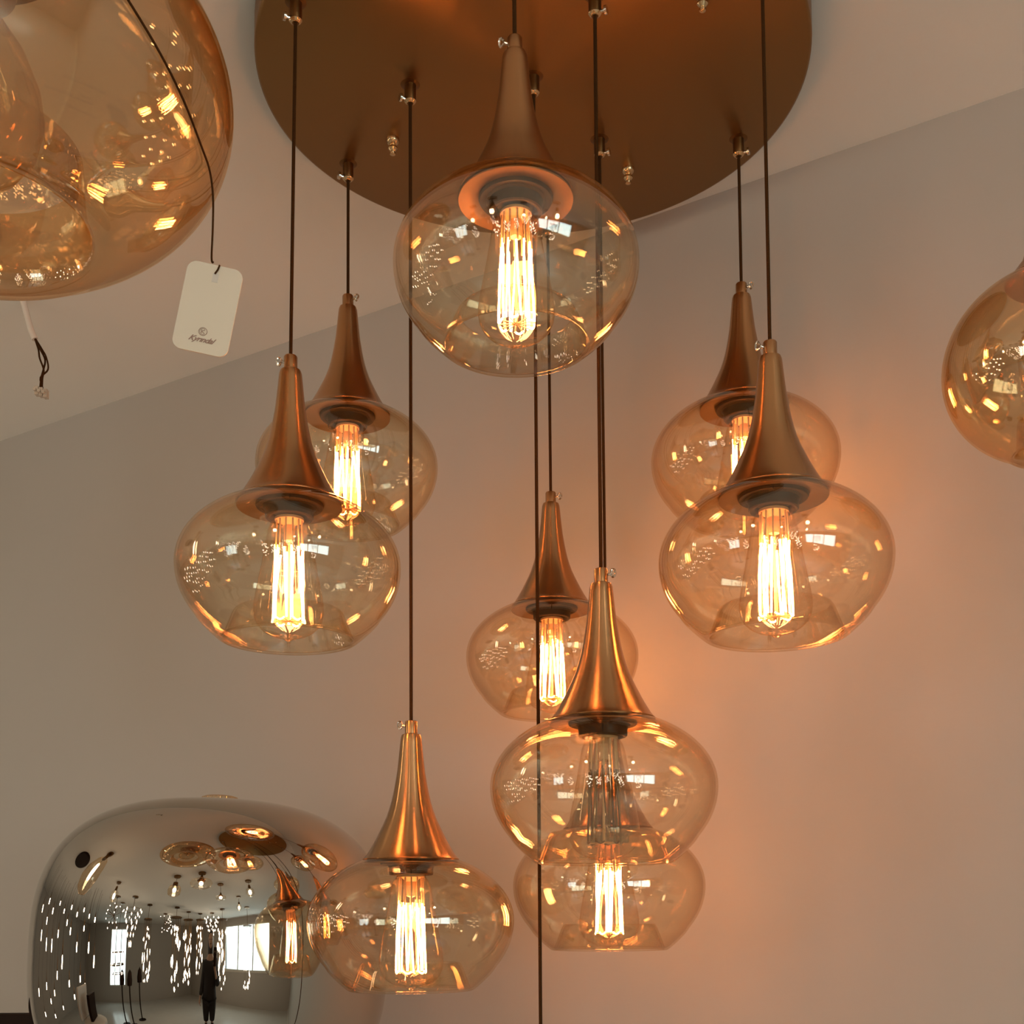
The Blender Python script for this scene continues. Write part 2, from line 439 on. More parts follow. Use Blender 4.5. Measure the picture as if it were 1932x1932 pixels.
# ------------------------------------------------------------------ round ceiling plate
plate = empty('ceiling_plate', (PLATE_C.x, PLATE_C.y, 0.884), 'large round spun bronze ceiling plate from which the amber pendants hang', 'ceiling plate')
mb = MB(); R = PLATE_R
mb.lathe([(0.001, -0.0301), (0.05, -0.0301), (R - 0.003, -0.0301), (R - 0.0005, -0.029), (R, -0.0265), (R, 0.0)], 160, mat=None)
mb.build('plate_disc', M['plate'], plate, angle=60)
def grip(pos, ang):
    mb = MB(); k = S
    z = -0.0301
    mb.lathe([(0.010, z), (0.008, z - 0.0005), (0.0060, z - 0.001), (0.0060, z - 0.0155), (0.0052, z - 0.018), (0.003, z - 0.0205), (0.0, z - 0.0205)], 20)
    o = mb.build('cord_grip', M['dark_brass'], plate); o.location = (pos[0] - PLATE_C.x, pos[1] - PLATE_C.y, 0)
    mb = MB(); mb.lathe([(0.0055, z - 0.0165), (0.0062, z - 0.0178), (0.0045, z - 0.0198), (0.0025, z - 0.0204)], 20)
    mb.build('grip_nut', M['brass'], o)
    mb = MB(); d = Vector((cos(ang), sin(ang), 0)); c = Vector((0, 0, z - 0.017))
    mb.tube([c + d * 0.005, c + d * 0.010], 0.0013, 8)
    mb.tube([c + d * 0.0095, c + d * 0.0118], 0.0040, 12)
    mb.build('thumb_screw', M['steel'], o)
for i, (c, top, side, label) in enumerate(LAMPS):
    grip(top, (pi + 0.5) if i in (1, 2, 8) else (-0.4 if i in (6, 7, 4) else 2.6))
grip((0.0262, 1.19), 2.2)
def finial(x, y):
    z = -0.0301
    mb = MB(); mb.lathe([(0.0072, z), (0.0072, z - 0.003), (0.0066, z - 0.0042), (0.0055, z - 0.0055), (0.0035, z - 0.0065), (0.0038, z - 0.0085), (0.0052, z - 0.010), (0.0052, z - 0.0115), (0.0036, z - 0.0135), (0.0026, z - 0.0145), (0.0034, z - 0.016), (0.0030, z - 0.0178), (0.0, z - 0.0186)], 20)
    o = mb.build('finial', M['brass'], plate); o.location = (x - PLATE_C.x, y - PLATE_C.y, 0)
for x, y in [(-0.1258, 1.2884), (0.1364, 1.3442), (0.1800, 1.0779)]: finial(x, y)

# ------------------------------------------------------------------ large lustred glass lamp, upper left
BK = 0.2011
big = empty('large_glass_lamp', (-0.4157, 0.9, 0.6405), 'large lustred amber glass lamp cut off by the upper left corner, with a white tag', 'pendant lamp')
BPROF = glass_profile(up=0.658, lo=0.66, top_r=0.30, cut=-0.525, th=0.012, floor_drop=0.035, floor_r=0.50,
                      lip=[(0.468, -0.545), (0.448, -0.505), (0.436, -0.44), (0.428, -0.36), (0.421, -0.255)])
mb = MB(); mb.lathe(sc(BPROF, BK), 128, closed=True); mb.build('glass_shade', M['lustre'], big, angle=55)
mb = MB(); mb.lathe([(0.0, 0.168), (0.062, 0.162), (0.075, 0.145), (0.078, 0.128), (0.070, 0.120), (0.045, 0.118), (0.035, 0.080), (0.024, 0.072), (0.0, 0.072)], 48)
mb.build('brass_cap', M['cone'], big)
mb = MB(); mb.lathe([(0.018, 0.074), (0.024, 0.060), (0.044, 0.030), (0.055, 0.002), (0.058, -0.020), (0.053, -0.043), (0.040, -0.062), (0.020, -0.074), (0.0, -0.078)], 48)
gb = mb.build('globe_bulb', M['lustre'], big)
mb = MB(); mb.tube([(0, 0, 0.07), (0, 0, 0.0), (0, 0, -0.03)], 0.003, 8)
for i in range(6):
    a = 2 * pi * i / 6; mb.tube([(0.004 * cos(a), 0.004 * sin(a), 0.02), (0.02 * cos(a), 0.02 * sin(a), 0.0), (0.004 * cos(a), 0.004 * sin(a), -0.03)], 0.0008, 6)
mb.build('filament', M['dark_brass'], gb)
mb = MB(); mb.tube([(0, 0, 0.166), (0, 0, 0.2435)], 0.0025, 8); mb.build('cord', M['cord'], big)

# paper tag on a thread that lies over the glass
hang = empty('price_tag', (-0.2349, 0.93, 0.4783), 'white rounded card tag with brown logo, hanging by a thread from the large glass', 'tag')
TP = Vector((-0.2349, 0.93, 0.4783))
B = big.location
def on_glass(p, s=1.008):
    q = Vector(p) - B; d = sqrt((q.x / BK) ** 2 + (q.y / BK) ** 2 + (q.z / (BK * 0.658)) ** 2)
    return B + q * (s / d)
path = [on_glass((B.x + 0.02, B.y - 0.09, B.z + 0.13)), on_glass((-0.305, 0.755, 0.70)), on_glass((-0.264, 0.7682, 0.6279)), on_glass((-0.2546, 0.7834, 0.6177)), on_glass((-0.2419, 0.8144, 0.6032)), on_glass((-0.2344, 0.8491, 0.5925)),
        on_glass((-0.2321, 0.8934, 0.5854)), Vector((-0.2310, 0.9150, 0.5815)), Vector((-0.2312, 0.9270, 0.5680)), Vector((-0.2318, 0.930, 0.5450)), Vector((-0.2325, 0.9302, 0.5200)), Vector((-0.2312, 0.9302, 0.5160))]
mb = MB(); mb.tube([p - TP for p in smooth_curve(path, 5)], 0.0009, 6)
mb.build('thread', M['cord'], hang)
yaw, roll = RAD(7), RAD(10.2)
Rt = Matrix.Rotation(yaw, 4, 'Z') @ Matrix.Rotation(roll, 4, 'Y')
def rrect(w, h, r, n=8):
    out = []
    for cx, cy_, a0 in ((w / 2 - r, h / 2 - r, 0), (-w / 2 + r, h / 2 - r, pi / 2), (-w / 2 + r, -h / 2 + r, pi), (w / 2 - r, -h / 2 + r, 1.5 * pi)):
        for i in range(n + 1):
            a = a0 + pi / 2 * i / n; out.append((cx + r * cos(a), cy_ + r * sin(a)))
    return out
w, h, th = 0.0432, 0.0722, 0.0006
prof = rrect(w, h, 0.0075); n = len(prof)
mb = MB(); v = [(x, -th, z) for x, z in prof] + [(x, th, z) for x, z in prof]
f = [tuple(range(n)), tuple(range(2 * n - 1, n - 1, -1))] + [(i, (i + 1) % n, n + (i + 1) % n, n + i) for i in range(n)]
mb.add(v, f, 0, Rt); card = mb.build('card', M['tag'], hang, smooth=False)
mb = MB(); mb.box((0.001, -th - 0.0002, h / 2 - 0.0105), (0.0046, 0.0003, 0.007), 0, Rt); mb.build('tape', M['tape'], hang, smooth=False)
mb = MB(); mb.tube([Rt @ Vector((0.0025, -th - 0.0008, h / 2 + 0.0002)), Rt @ Vector((0.0018, -th - 0.0010, h / 2 - 0.004)), Rt @ Vector((0.0002, -th - 0.0008, h / 2 - 0.0075))], 0.0007, 6)
mb.build('thread_loop', M['cord'], hang)
mb = MB(); zc = -0.0190
mb.tube([Rt @ Vector((0.0032 * cos(a), -th - 0.0002, zc + 0.0032 * sin(a))) for a in [2 * pi * i / 24 for i in range(25)]], 0.00022, 5)
mb.tube([Rt @ Vector((0.0024 * cos(a), -th - 0.0002, zc + 0.0024 * sin(a))) for a in [0.9 + 4.6 * i / 20 for i in range(21)]], 0.00016, 5)
for pts in ([(-0.0010, 0.0014), (-0.0010, -0.0014)], [(0.0012, 0.0014), (-0.0010, 0.0), (0.0013, -0.0014)]):
    mb.tube([Rt @ Vector((x, -th - 0.0002, zc + z)) for x, z in pts], 0.00028, 5)
mb.build('emblem', M['ink'], card)
cu = bpy.data.curves.new('lettering', 'FONT'); cu.body = 'Kyrındal'; cu.size = 0.0062; cu.shear = 0.6; cu.align_x = 'CENTER'; cu.extrude = 0.00008; cu.offset = 0.00010; cu.space_character = 0.92
cu.materials.append(M['ink'])
tx = bpy.data.objects.new('lettering', cu); COL.objects.link(tx); tx.parent = card
bpy.context.view_layer.update()
lm = bpy.data.meshes.new_from_object(tx.evaluated_get(bpy.context.evaluated_depsgraph_get()))
bpy.data.objects.remove(tx)
tx = bpy.data.objects.new('lettering', lm); COL.objects.link(tx); tx.parent = card
tx.matrix_local = Rt @ Matrix.Translation((-0.0005, -th - 0.0003, -0.0275)) @ Matrix.Rotation(pi / 2, 4, 'X')

# ------------------------------------------------------------------ loose cable from the ceiling behind it
cab = empty('ceiling_cable', (-0.688, 1.69, 0.884), 'loose white cable end with brown wires hanging from the ceiling below the large glass', 'cable')
def L_(p): return Vector(p) - Vector((-0.688, 1.69, 0.884))
P = [(-0.690, 1.69, 0.886), (-0.686, 1.69, 0.872), (-0.6775, 1.69, 0.842), (-0.6708, 1.69, 0.8264)]
mb = MB(); mb.tube([L_(p) for p in smooth_curve(P, 4)], 0.0044, 10); mb.build('cable_sheath', M['whitepvc'], cab)
for s, wob in ((1, 0.006), (-1, 0.002), (0.4, -0.004)):
    pts = [(-0.672, 1.69, 0.830), (-0.6640 + 0.5 * wob, 1.69 + 0.002 * s, 0.812), (-0.6590 + wob, 1.69 - 0.003 * s, 0.798), (-0.6570 + wob * 0.8 * s, 1.69 + 0.002, 0.783), (-0.6600 - wob * 0.3, 1.69, 0.770), (-0.6600 + 0.002 * s, 1.69, 0.7545)]
    mb = MB(); mb.tube([L_(p) for p in smooth_curve(pts, 5)], 0.0013, 6); mb.build('wire', M['cord'], cab)
mb = MB()
for i in range(3): 
    mb.box(L_((-0.6655 + 0.006 * i, 1.69, 0.7505 - 0.002 * i)), (0.0052, 0.009, 0.012)); mb.lathe([(0.0022, 0), (0.0022, 0.004), (0.0, 0.004)], 10, mat=Matrix.Translation(L_((-0.6655 + 0.006 * i, 1.682, 0.749 - 0.002 * i))) @ Matrix.Rotation(pi / 2, 4, 'X'))
mb.build('terminal_block', M['clearpvc'], cab, smooth=False)

# ------------------------------------------------------------------ globe lamp cut by the right edge
GK = 0.0885
gl = empty('globe_pendant_lamp', (0.4545, 1.0, 0.4600), 'unlit amber globe lamp cut off by the right edge of the frame', 'pendant lamp')
GPROF = glass_profile(up=0.93, lo=0.90, top_r=0.40, cut=-0.80, th=0.018, floor_drop=0.05, floor_r=0.40, lip=[(0.34, -0.80), (0.33, -0.72), (0.325, -0.62), (0.32, -0.52)])
mb = MB(); mb.lathe(sc(GPROF, GK), 96, closed=True); mb.build('glass_shade', M['lustre'], gl, angle=55)
mb = MB(); mb.lathe(sc([(0.0, 0.80), (0.36, 0.80), (0.40, 0.84), (0.40, 0.87), (0.34, 0.93), (0.24, 1.06), (0.16, 1.3), (0.10, 1.7), (0.09, 2.0), (0.0, 2.01)], GK), 48); mb.build('cone_cap', M['cone'], gl)
mb = MB(); mb.lathe(sc([(0.0, 0.80), (0.22, 0.80), (0.22, 0.66), (0.18, 0.62), (0.0, 0.62)], GK), 32); mb.build('bulb_socket', M['socket'], gl)
mb = MB(); mb.lathe(sc([(0.14, 0.64), (0.20, 0.52), (0.28, 0.30), (0.31, 0.10), (0.29, -0.12), (0.20, -0.28), (0.08, -0.35), (0.0, -0.36)], GK), 32); bb = mb.build('light_bulb', M['bulbglass'], gl)
mb = MB(); mb.tube([(0.012 * cos(t), 0.012 * sin(t), 0.03 - 0.05 * t / (10 * pi)) for t in [10 * pi * i / 120 for i in range(121)]], 0.0006, 5); mb.build('filament', M['brass'], bb)
mb = MB(); mb.tube([(0, 0, 2.0 * GK), (0, 0, 0.884 - 0.460)], 0.0017, 8); mb.build('cord', M['cord'], gl)

# ------------------------------------------------------------------ large chromed lamp, lower left
MC = Vector((-0.3447, 1.43, -0.0346))
mir = empty('chromed_glass_lamp', MC, 'large mirror-chromed glass lamp at the lower left reflecting the whole showroom', 'pendant lamp')
mir.rotation_euler = (0, RAD(1.6), 0)
a_, b_, e_ = 0.200, 0.178, 2.75
prof = []
for i in range(97):
    t = pi / 2 - pi * i / 96 * 0.90
    c_, s_ = cos(t), sin(t)
    prof.append((a_ * abs(c_) ** (2 / e_) + 1e-5, b_ * math.copysign(abs(s_) ** (2 / e_), s_)))
mb = MB(); mb.lathe(prof, 160); mb.build('glass_shade', M['mirror'], mir, angle=70)
mb = MB(); mb.lathe([(0.0, 0.1835), (0.016, 0.1832), (0.0205, 0.1815), (0.021, 0.176), (0.0, 0.175)], 40); mb.build('top_cap', M['lustre'], mir)
mb = MB(); mb.lathe([(0.03, 0.10), (0.03, 0.02), (0.0, 0.02)], 32); mb.build('bulb_socket', M['socket'], mir)

# ------------------------------------------------------------------ black tapered stand cut by the lower left corner
stand = empty('display_screen', (-0.799, 1.815, FLOOR), 'black flat screen on a floor stand, cut by the lower left corner', 'screen')
zt = -0.128 - FLOOR
st = MB()
v = [(sx * (0.109 if z > zt - 0.05 else 0.083), sy * 0.012, z) for z in (zt - 0.16, zt) for sx, sy in ((-1, -1), (1, -1), (1, 1), (-1, 1))]
st.add(v, [(0, 3, 2, 1), (4, 5, 6, 7), (0, 1, 5, 4), (1, 2, 6, 5), (2, 3, 7, 6), (3, 0, 4, 7)])
o = st.build('screen_panel', M['black'], stand, smooth=False); bv = o.modifiers.new('bevel', 'BEVEL'); bv.width = 0.002; bv.segments = 2
st = MB(); st.tube([(0, 0.02, 0.03), (0, 0.02, zt - 0.05)], 0.012, 16); st.build('pole', M['black'], stand)
st = MB(); st.lathe([(0.0, 0.0), (0.13, 0.0), (0.13, 0.015), (0.03, 0.03), (0.0, 0.03)], 40); st.build('base', M['black'], stand)

# ------------------------------------------------------------------ the rest of the showroom, seen mirrored in the glass
BALL = MC
def place(az, el, dist, base=None):
    a, e = RAD(az), RAD(el)
    return BALL + Vector((sin(a) * cos(e), -cos(a) * cos(e), sin(e))) * dist

# cascade of small bulb pendants on the left
CAS = [(-116, 7), (-113, 2), (-114, -6), (-108, 10), (-105, 1), (-109, -12), (-101, 8), (-98, 1), (-99, -9), (-95, 11), (-92, 3), (-94, -7), (-89, 9), (-86, -1), (-87, -12), (-82, 11), (-80, 4),
       (-79, -5), (-76, 9), (-74, 1), (-75, -9), (-71, 11), (-69, 5), (-70, -4), (-66, 9), (-64, 1), (-66, -6), (-61, 8), (-60, -1), (-103, -5), (-84, 6), (-91, -3), (-107, 5), (-72, -13), (-97, -14)]
mb = MB()
mb.lathe([(0.0, -0.040), (0.012, -0.036), (0.017, -0.02), (0.015, 0.015), (0.010, 0.036), (0.0, 0.04)], 14, 1)
mb.lathe([(0.012, 0.035), (0.016, 0.045), (0.009, 0.11), (0.004, 0.13), (0.0, 0.13)], 12, 0)
small_me = mb.build('bulb', [M['dark_brass'], M['bulb_on']])
sm_root = None
ORD = 'first second third fourth fifth sixth seventh eighth ninth tenth eleventh twelfth thirteenth fourteenth fifteenth sixteenth'.split()
for i, (az, el) in enumerate(CAS):
    p = place(az, el, 2.3 + 0.5 * rnd.random())
    row_ = 'upper' if el > 5 else ('middle' if el > -4 else 'lower')
    mates = sorted(a for a, e in CAS if ('upper' if e > 5 else ('middle' if e > -4 else 'lower')) == row_)
    lab = 'small mirrored cascade bulb, ' + ORD[mates.index(az)] + ' from left in the ' + row_ + ' row on the chromed lamp'
    if i == 0:
        r_ = empty('cascade_pendant', p, lab, 'pendant lamp', 'cascade of small bulbs seen in the mirror')
        small_me.parent = r_; bo = small_me
    else:
        r_ = copy_tree(sm_root); r_.location = p; tag(r_, lab)
    mb = MB(); mb.tube([(0, 0, 0.12), (0, 0, CEIL - p.z)], 0.003, 5)
    c = mb.build('cord', M['cord'])
    if i == 0:
        c.parent = r_; sm_root = r_
    else:
        old = [ch for ch in r_.children if ch.name.startswith('cord')][0]; old.data = c.data; bpy.data.objects.remove(c)

# single pendants hanging from the ceiling of the showroom
def simple_pendant(loc, kind, label, k=1.0):
    r_ = empty('showroom_pendant', loc, label, 'pendant lamp')
    mb = MB(); mb.tube([(0, 0, 0.10 * k), (0, 0, CEIL - loc[2])], 0.003, 6); mb.build('cord', M['cord'], r_)
    mb = MB(); mb.lathe([(0.0, CEIL - loc[2] - 0.03), (0.05, CEIL - loc[2] - 0.03), (0.055, CEIL - loc[2])], 20); mb.build('canopy', M['dark_brass'], r_)
    if kind == 'flat':
        mb = MB(); mb.lathe([(0.16 * k, 0.0), (0.15 * k, 0.035 * k), (0.10 * k, 0.06 * k), (0.05 * k, 0.07 * k)], 32); mb.lathe([(0.16 * k, 0.0), (0.14 * k, -0.05 * k), (0.09 * k, -0.06 * k)], 32); mb.build('glass_shade', M['amber'], r_)
        mb = MB(); mb.lathe([(0.06 * k, 0.06 * k), (0.035 * k, 0.11 * k), (0.015 * k, 0.19 * k), (0.0, 0.19 * k)], 20); mb.build('cone_cap', M['dark_brass'], r_)
    elif kind == 'jar':
        mb = MB(); mb.lathe([(0.03 * k, 0.10 * k), (0.08 * k, 0.06 * k), (0.095 * k, 0.0), (0.085 * k, -0.07 * k), (0.06 * k, -0.09 * k)], 28); mb.build('glass_shade', M['lustre'], r_)
        mb = MB(); mb.lathe([(0.04 * k, 0.09 * k), (0.035 * k, 0.15 * k), (0.0, 0.16 * k)], 18); mb.build('cap', M['dark_brass'], r_)
    elif kind == 'woven':
        mb = MB(); mb.lathe([(0.05, 0.22), (0.10, 0.16), (0.13, 0.05), (0.135, -0.08), (0.10, -0.20), (0.05, -0.25), (0.0, -0.26)], 24); mb.build('woven_shade', M['lustre'], r_)
        mb = MB(); mb.lathe([(0.036, 0.21), (0.03, 0.33), (0.0, 0.34)], 18); mb.build('cap', M['dark_brass'], r_)
    else:
        mb = MB(); mb.lathe([(0.02 * k, 0.09 * k), (0.055 * k, 0.05 * k), (0.06 * k, -0.02 * k), (0.03 * k, -0.07 * k), (0.0, -0.075 * k)], 24); mb.build('glass_shade', M['amber'], r_)
        mb = MB(); mb.lathe([(0.022 * k, 0.085 * k), (0.016 * k, 0.14 * k), (0.0, 0.145 * k)], 16); mb.build('cap', M['dark_brass'], r_)
    mb = MB(); hb = 0.13 if kind == 'woven' else 0.04 * k
    mb.lathe([(0.0, hb), (0.02, hb * 0.8), (0.026, 0.0), (0.02, -hb * 0.8), (0.0, -hb)], 14); mb.build('lit_bulb', M['bulb_on'], r_)
    return r_
simple_pendant(place(-72, 30, 1.15), 'woven', 'long woven pendant glowing warm, mirrored at the upper left of the chromed lamp')
simple_pendant(place(-50, 19, 1.9), 'slim', 'slender glass pendant mirrored beside the woven one', 1.4)
simple_pendant(place(-11, 25, 1.45), 'jar', 'jar shaped glass pendant mirrored above the crystal lights')
simple_pendant(place(5, 30, 1.35), 'flat', 'flat wide amber pendant mirrored above the head of the standing person', 0.9)
simple_pendant(place(17, 21, 1.7), 'flat', 'small cone topped pendant mirrored just right of the flat wide one', 0.55)
simple_pendant(place(35, 24, 1.6), 'slim', 'round clear pendant mirrored over the bright shop window', 1.1)
simple_pendant(place(28, 15, 2.4), 'slim', 'distant slim pendant mirrored in front of the shop window', 1.0)

# black round ceiling speaker and square box of the reflection
mb = MB(); p = W(-2.35, -0.30, 0); mb.lathe([(0.0, CEIL - 0.03), (0.22, CEIL - 0.03), (0.23, CEIL - 0.02), (0.23, CEIL)], 48, mat=Matrix.Translation(p))
tag(mb.build('ceiling_canopy', M['black']), 'round black ceiling canopy mirrored at the upper left of the chromed lamp', 'ceiling canopy')

# crystal chandeliers, each thing: frame, chains of lit crystals
def blob(mb_, p, r, mi=1, st_=1.4):
    x, y, z = p; r *= 0.72
    v = [(x + r, y, z), (x - r, y, z), (x, y + r, z), (x, y - r, z), (x, y, z + r * st_), (x, y, z - r * st_)]
    mb_.add(v, [(0, 2, 4), (2, 1, 4), (1, 3, 4), (3, 0, 4), (2, 0, 5), (1, 2, 5), (3, 1, 5), (0, 3, 5)], mi)
def chandelier(loc, kind, label, seed, sc_=1.0):
    R = random.Random(seed)
    r_ = empty('crystal_chandelier', loc, label, 'chandelier')
    mb = MB(); mb.tube([(0, 0, 0.0), (0, 0, CEIL - loc[2])], 0.006, 6); mb.lathe([(0.0, CEIL - loc[2] - 0.04), (0.09, CEIL - loc[2] - 0.03), (0.09, CEIL - loc[2])], 20); mb.build('stem', M['dark_brass'], r_)
    fr = MB(); cr = MB()
    if kind == 'cone':
        for lv in range(6):
            rr = (0.26 - 0.045 * lv) * sc_; z = -0.10 * lv * sc_
            fr.tube([(rr * cos(a), rr * sin(a), z) for a in [2 * pi * i / 20 for i in range(21)]], 0.004, 5)
            for i in range(8 - lv): 
                a = 2 * pi * i / (8 - lv) + lv; blob(cr, (rr * cos(a), rr * sin(a), z - 0.02), (0.022 + 0.012 * R.random()) * sc_, 0, 1.8)
    elif kind == 'ring':
        for lv in range(3):
            rr = (0.22, 0.25, 0.20)[lv] * sc_; z = -0.09 * lv * sc_
            fr.tube([(rr * cos(a), rr * sin(a), z) for a in [2 * pi * i / 20 for i in range(21)]], 0.006, 5)
            for i in range(9):
                a = 2 * pi * i / 9 + lv * 0.3; blob(cr, (rr * cos(a), rr * sin(a), z), 0.022 * sc_, 0, 1.1)
    elif kind == 'burst':
        for i in range(22):
            d = Vector((R.uniform(-1, 1), R.uniform(-1, 1), R.uniform(-1, 1))).normalized() * 0.27 * sc_
            fr.tube([(0, 0, 0), tuple(d)], 0.004, 5); blob(cr, tuple(d), 0.024 * sc_, 0, 1.0)
    else:
        for i in range(26):
            a = R.uniform(0, 2 * pi); rr = sqrt(R.random()) * 0.16 * sc_; L = R.uniform(0.2, 1.0) * sc_
            fr.tube([(rr * cos(a), rr * sin(a), 0.0), (rr * cos(a), rr * sin(a), -L)], 0.0025, 4)
            blob(cr, (rr * cos(a), rr * sin(a), -L), (0.020 + 0.02 * R.random()) * sc_, 0, 2.2)
        fr.lathe([(0.0, 0.02), (0.18 * sc_, 0.02), (0.18 * sc_, 0.0), (0.0, 0.0)], 24)
    fr.build('frame', M['dark_brass'], r_); cr.build('lit_crystals', M['crystal_on'], r_, smooth=False)
    return r_
chandelier(place(-36, 13, 2.6), 'cone', 'cone shaped crystal chandelier mirrored left of the hanging crystal column', 1)
chandelier(place(-48, 10, 2.7), 'burst', 'starburst chandelier mirrored beside the cascade of bulbs', 2)
chandelier(place(-44, 0, 3.2), 'ring', 'tiered ring chandelier mirrored below the starburst one', 3)
chandelier(place(-26, 9, 3.2), 'drop', 'narrow crystal column mirrored between the cone chandelier and the crowd of lights', 4, 0.8)
chandelier(place(-9, 10, 3.4), 'drop', 'dense crystal cascade mirrored left of the standing person', 5, 1.1)
chandelier(place(-2, 9, 4.0), 'drop', 'crystal cascade mirrored at the left shoulder of the standing person', 6, 1.1)
chandelier(place(5, 9, 4.3), 'drop', 'crystal cascade mirrored above the person and before the far wall', 7, 1.0)
chandelier(place(12, 10, 4.2), 'cone', 'crystal chandelier mirrored over the right shoulder of the standing person', 8, 1.2)
chandelier(place(18, 9, 3.6), 'drop', 'crystal cascade mirrored between the person and the shop window', 9, 1.1)
chandelier(place(-16, 8, 4.4), 'burst', 'far starburst chandelier mirrored at the edge of the crowd of lights', 10, 1.1)
chandelier(place(33, 6, 3.4), 'drop', 'crystal cascade hanging before the bright shop window in the mirror', 11, 0.9)

# floor lamps mirrored on the left
for az, d, lab in ((-41, 3.6, 'thin floor lamp mirrored left of the dark round headed one'), (-36, 3.4, 'dark round headed floor lamp mirrored beside the white chair'), (-30, 3.9, 'tripod floor lamp mirrored nearest to the person')):
    p = place(az, 0, d); r_ = empty('floor_lamp', (p.x, p.y, FLOOR), lab, 'floor lamp')
    mb = MB(); mb.lathe([(0.0, 0.0), (0.16, 0.0), (0.16, 0.02), (0.0, 0.03)], 24); mb.build('base', M['black'], r_)
    mb = MB(); mb.tube([(0, 0, 0.02), (0, 0, 1.2)], 0.025, 10); mb.build('pole', M['black'], r_)
    mb = MB(); mb.lathe([(0.0, 1.42), (0.07, 1.38), (0.10, 1.28), (0.09, 1.18), (0.0, 1.16)], 20); mb.build('lamp_head', M['black'], r_)

# white chair with a black folder standing on it
p = place(-60, 0, 1.45); ch = empty('white_chair', (p.x, p.y, FLOOR), 'white high backed stool mirrored at the lower left of the chromed lamp', 'chair', rz=0.9)
mb = MB(); mb.lathe([(0.0, 0.98), (0.20, 0.98), (0.22, 1.01), (0.22, 1.05), (0.19, 1.07), (0.0, 1.07)], 28); mb.build('seat', M['whitefab'], ch)
mb = MB(); mb.box((0, 0.20, 1.24), (0.34, 0.05, 0.34)); o = mb.build('backrest', M['whitefab'], ch, smooth=False)
bv = o.modifiers.new('bevel', 'BEVEL'); bv.width = 0.02; bv.segments = 3
for sx in (-1, 1):
    for sy in (-1, 1):
        mb = MB(); mb.tube([(0.14 * sx, 0.14 * sy, 0.99), (0.20 * sx, 0.20 * sy, 0.0)], 0.014, 8); mb.build('leg', M['black'], ch)
mb = MB(); mb.box((0, 0, 0.14), (0.24, 0.05, 0.28)); o = mb.build('black_folder', M['black'], smooth=False); o.location = (p.x, p.y, FLOOR + 1.071); o.rotation_euler = (0, 0, 0.9)
tag(o, 'black upright folder standing on the white stool in the mirror', 'folder')

# ------------------------------------------------------------------ standing person holding a phone, seen in the mirror
def skin_body(name, verts, edges, radii, root, mat, parent, sub=2):
    me = bpy.data.meshes.new(name); me.from_pydata(verts, edges, []); me.materials.append(mat)
    o = bpy.data.objects.new(name, me); COL.objects.link(o); o.parent = parent
    sk = o.modifiers.new('skin', 'SKIN'); sk.use_smooth_shade = True
    if not me.skin_vertices: me.skin_vertices.new()
    for i, r in enumerate(radii):
        r = r if isinstance(r, tuple) else (r, r)
        me.skin_vertices[0].data[i].radius = r
        me.skin_vertices[0].data[i].use_root = (i == root)
    ss = o.modifiers.new('sub', 'SUBSURF'); ss.levels = sub; ss.render_levels = sub
    return o
per = empty('person', (0.30, -1.70, FLOOR), 'person in dark clothes standing mirrored in the chromed lamp, raising a phone in one hand', 'person', rz=0.18)
Vt = [(0, 0, 0.95), (0, 0, 1.10), (0, 0, 1.28), (0, 0, 1.42), (0, -0.005, 1.50), (0, 0.01, 1.58),
      (0.09, 0, 0.88), (0.10, 0.01, 0.50), (0.10, -0.02, 0.09), (0.11, 0.13, 0.03),
      (-0.09, 0, 0.88), (-0.10, 0.01, 0.50), (-0.10, -0.02, 0.09), (-0.11, 0.13, 0.03),
      (0.17, 0, 1.39), (0.27, 0.03, 1.13), (0.17, 0.25, 1.33), (0.15, 0.29, 1.38),
      (-0.17, 0, 1.39), (-0.24, -0.02, 1.12), (-0.30, 0.05, 0.88), (-0.31, 0.07, 0.82)]
Et = [(0, 1), (1, 2), (2, 3), (3, 4), (4, 5), (0, 6), (6, 7), (7, 8), (8, 9), (0, 10), (10, 11), (11, 12), (12, 13), (3, 14), (14, 15), (15, 16), (16, 17), (3, 18), (18, 19), (19, 20), (20, 21)]
Rt_ = [(0.16, 0.11), (0.13, 0.10), (0.15, 0.11), (0.12, 0.08), 0.05, 0.05, 0.09, 0.06, 0.04, 0.035, 0.09, 0.06, 0.04, 0.035, 0.06, 0.042, 0.032, 0.028, 0.06, 0.042, 0.032, 0.028]
# fingers: short chains rooted in the palms
def fingers(base, d, side, curl):
    d = Vector(d).normalized(); s_ = Vector(side).normalized(); c_ = Vector(curl).normalized()
    Vt.append(tuple(Vector(Vt[base]) + d * 0.055)); Et.append((base, len(Vt) - 1)); Rt_.append((0.036, 0.018)); palm = len(Vt) - 1
    for k, ln in enumerate((0.065, 0.078, 0.072, 0.055)):
        q = Vector(Vt[palm]) + s_ * (0.027 - 0.018 * k) + d * 0.02
        prev = palm
        for j, (t, cu_) in enumerate(((0.0, 0), (0.5, 0.012), (1.0, 0.035))):
            Vt.append(tuple(q + d * ln * t + c_ * cu_)); Et.append((prev, len(Vt) - 1)); Rt_.append(0.0085 - 0.001 * j); prev = len(Vt) - 1
    Vt.append(tuple(Vector(Vt[base]) + s_ * 0.035 + d * 0.02 + c_ * 0.01)); Et.append((base, len(Vt) - 1)); Rt_.append(0.011); t0 = len(Vt) - 1
    Vt.append(tuple(Vector(Vt[t0]) + s_ * 0.015 + d * 0.035 + c_ * 0.02)); Et.append((t0, len(Vt) - 1)); Rt_.append(0.009)
fingers(17, (-0.15, 0.15, 1.0), (-1, 0, 0), (-0.2, 0.6, 0))
fingers(21, (-0.05, 0.15, -1.0), (0.3, 1, 0), (1, 0, 0))
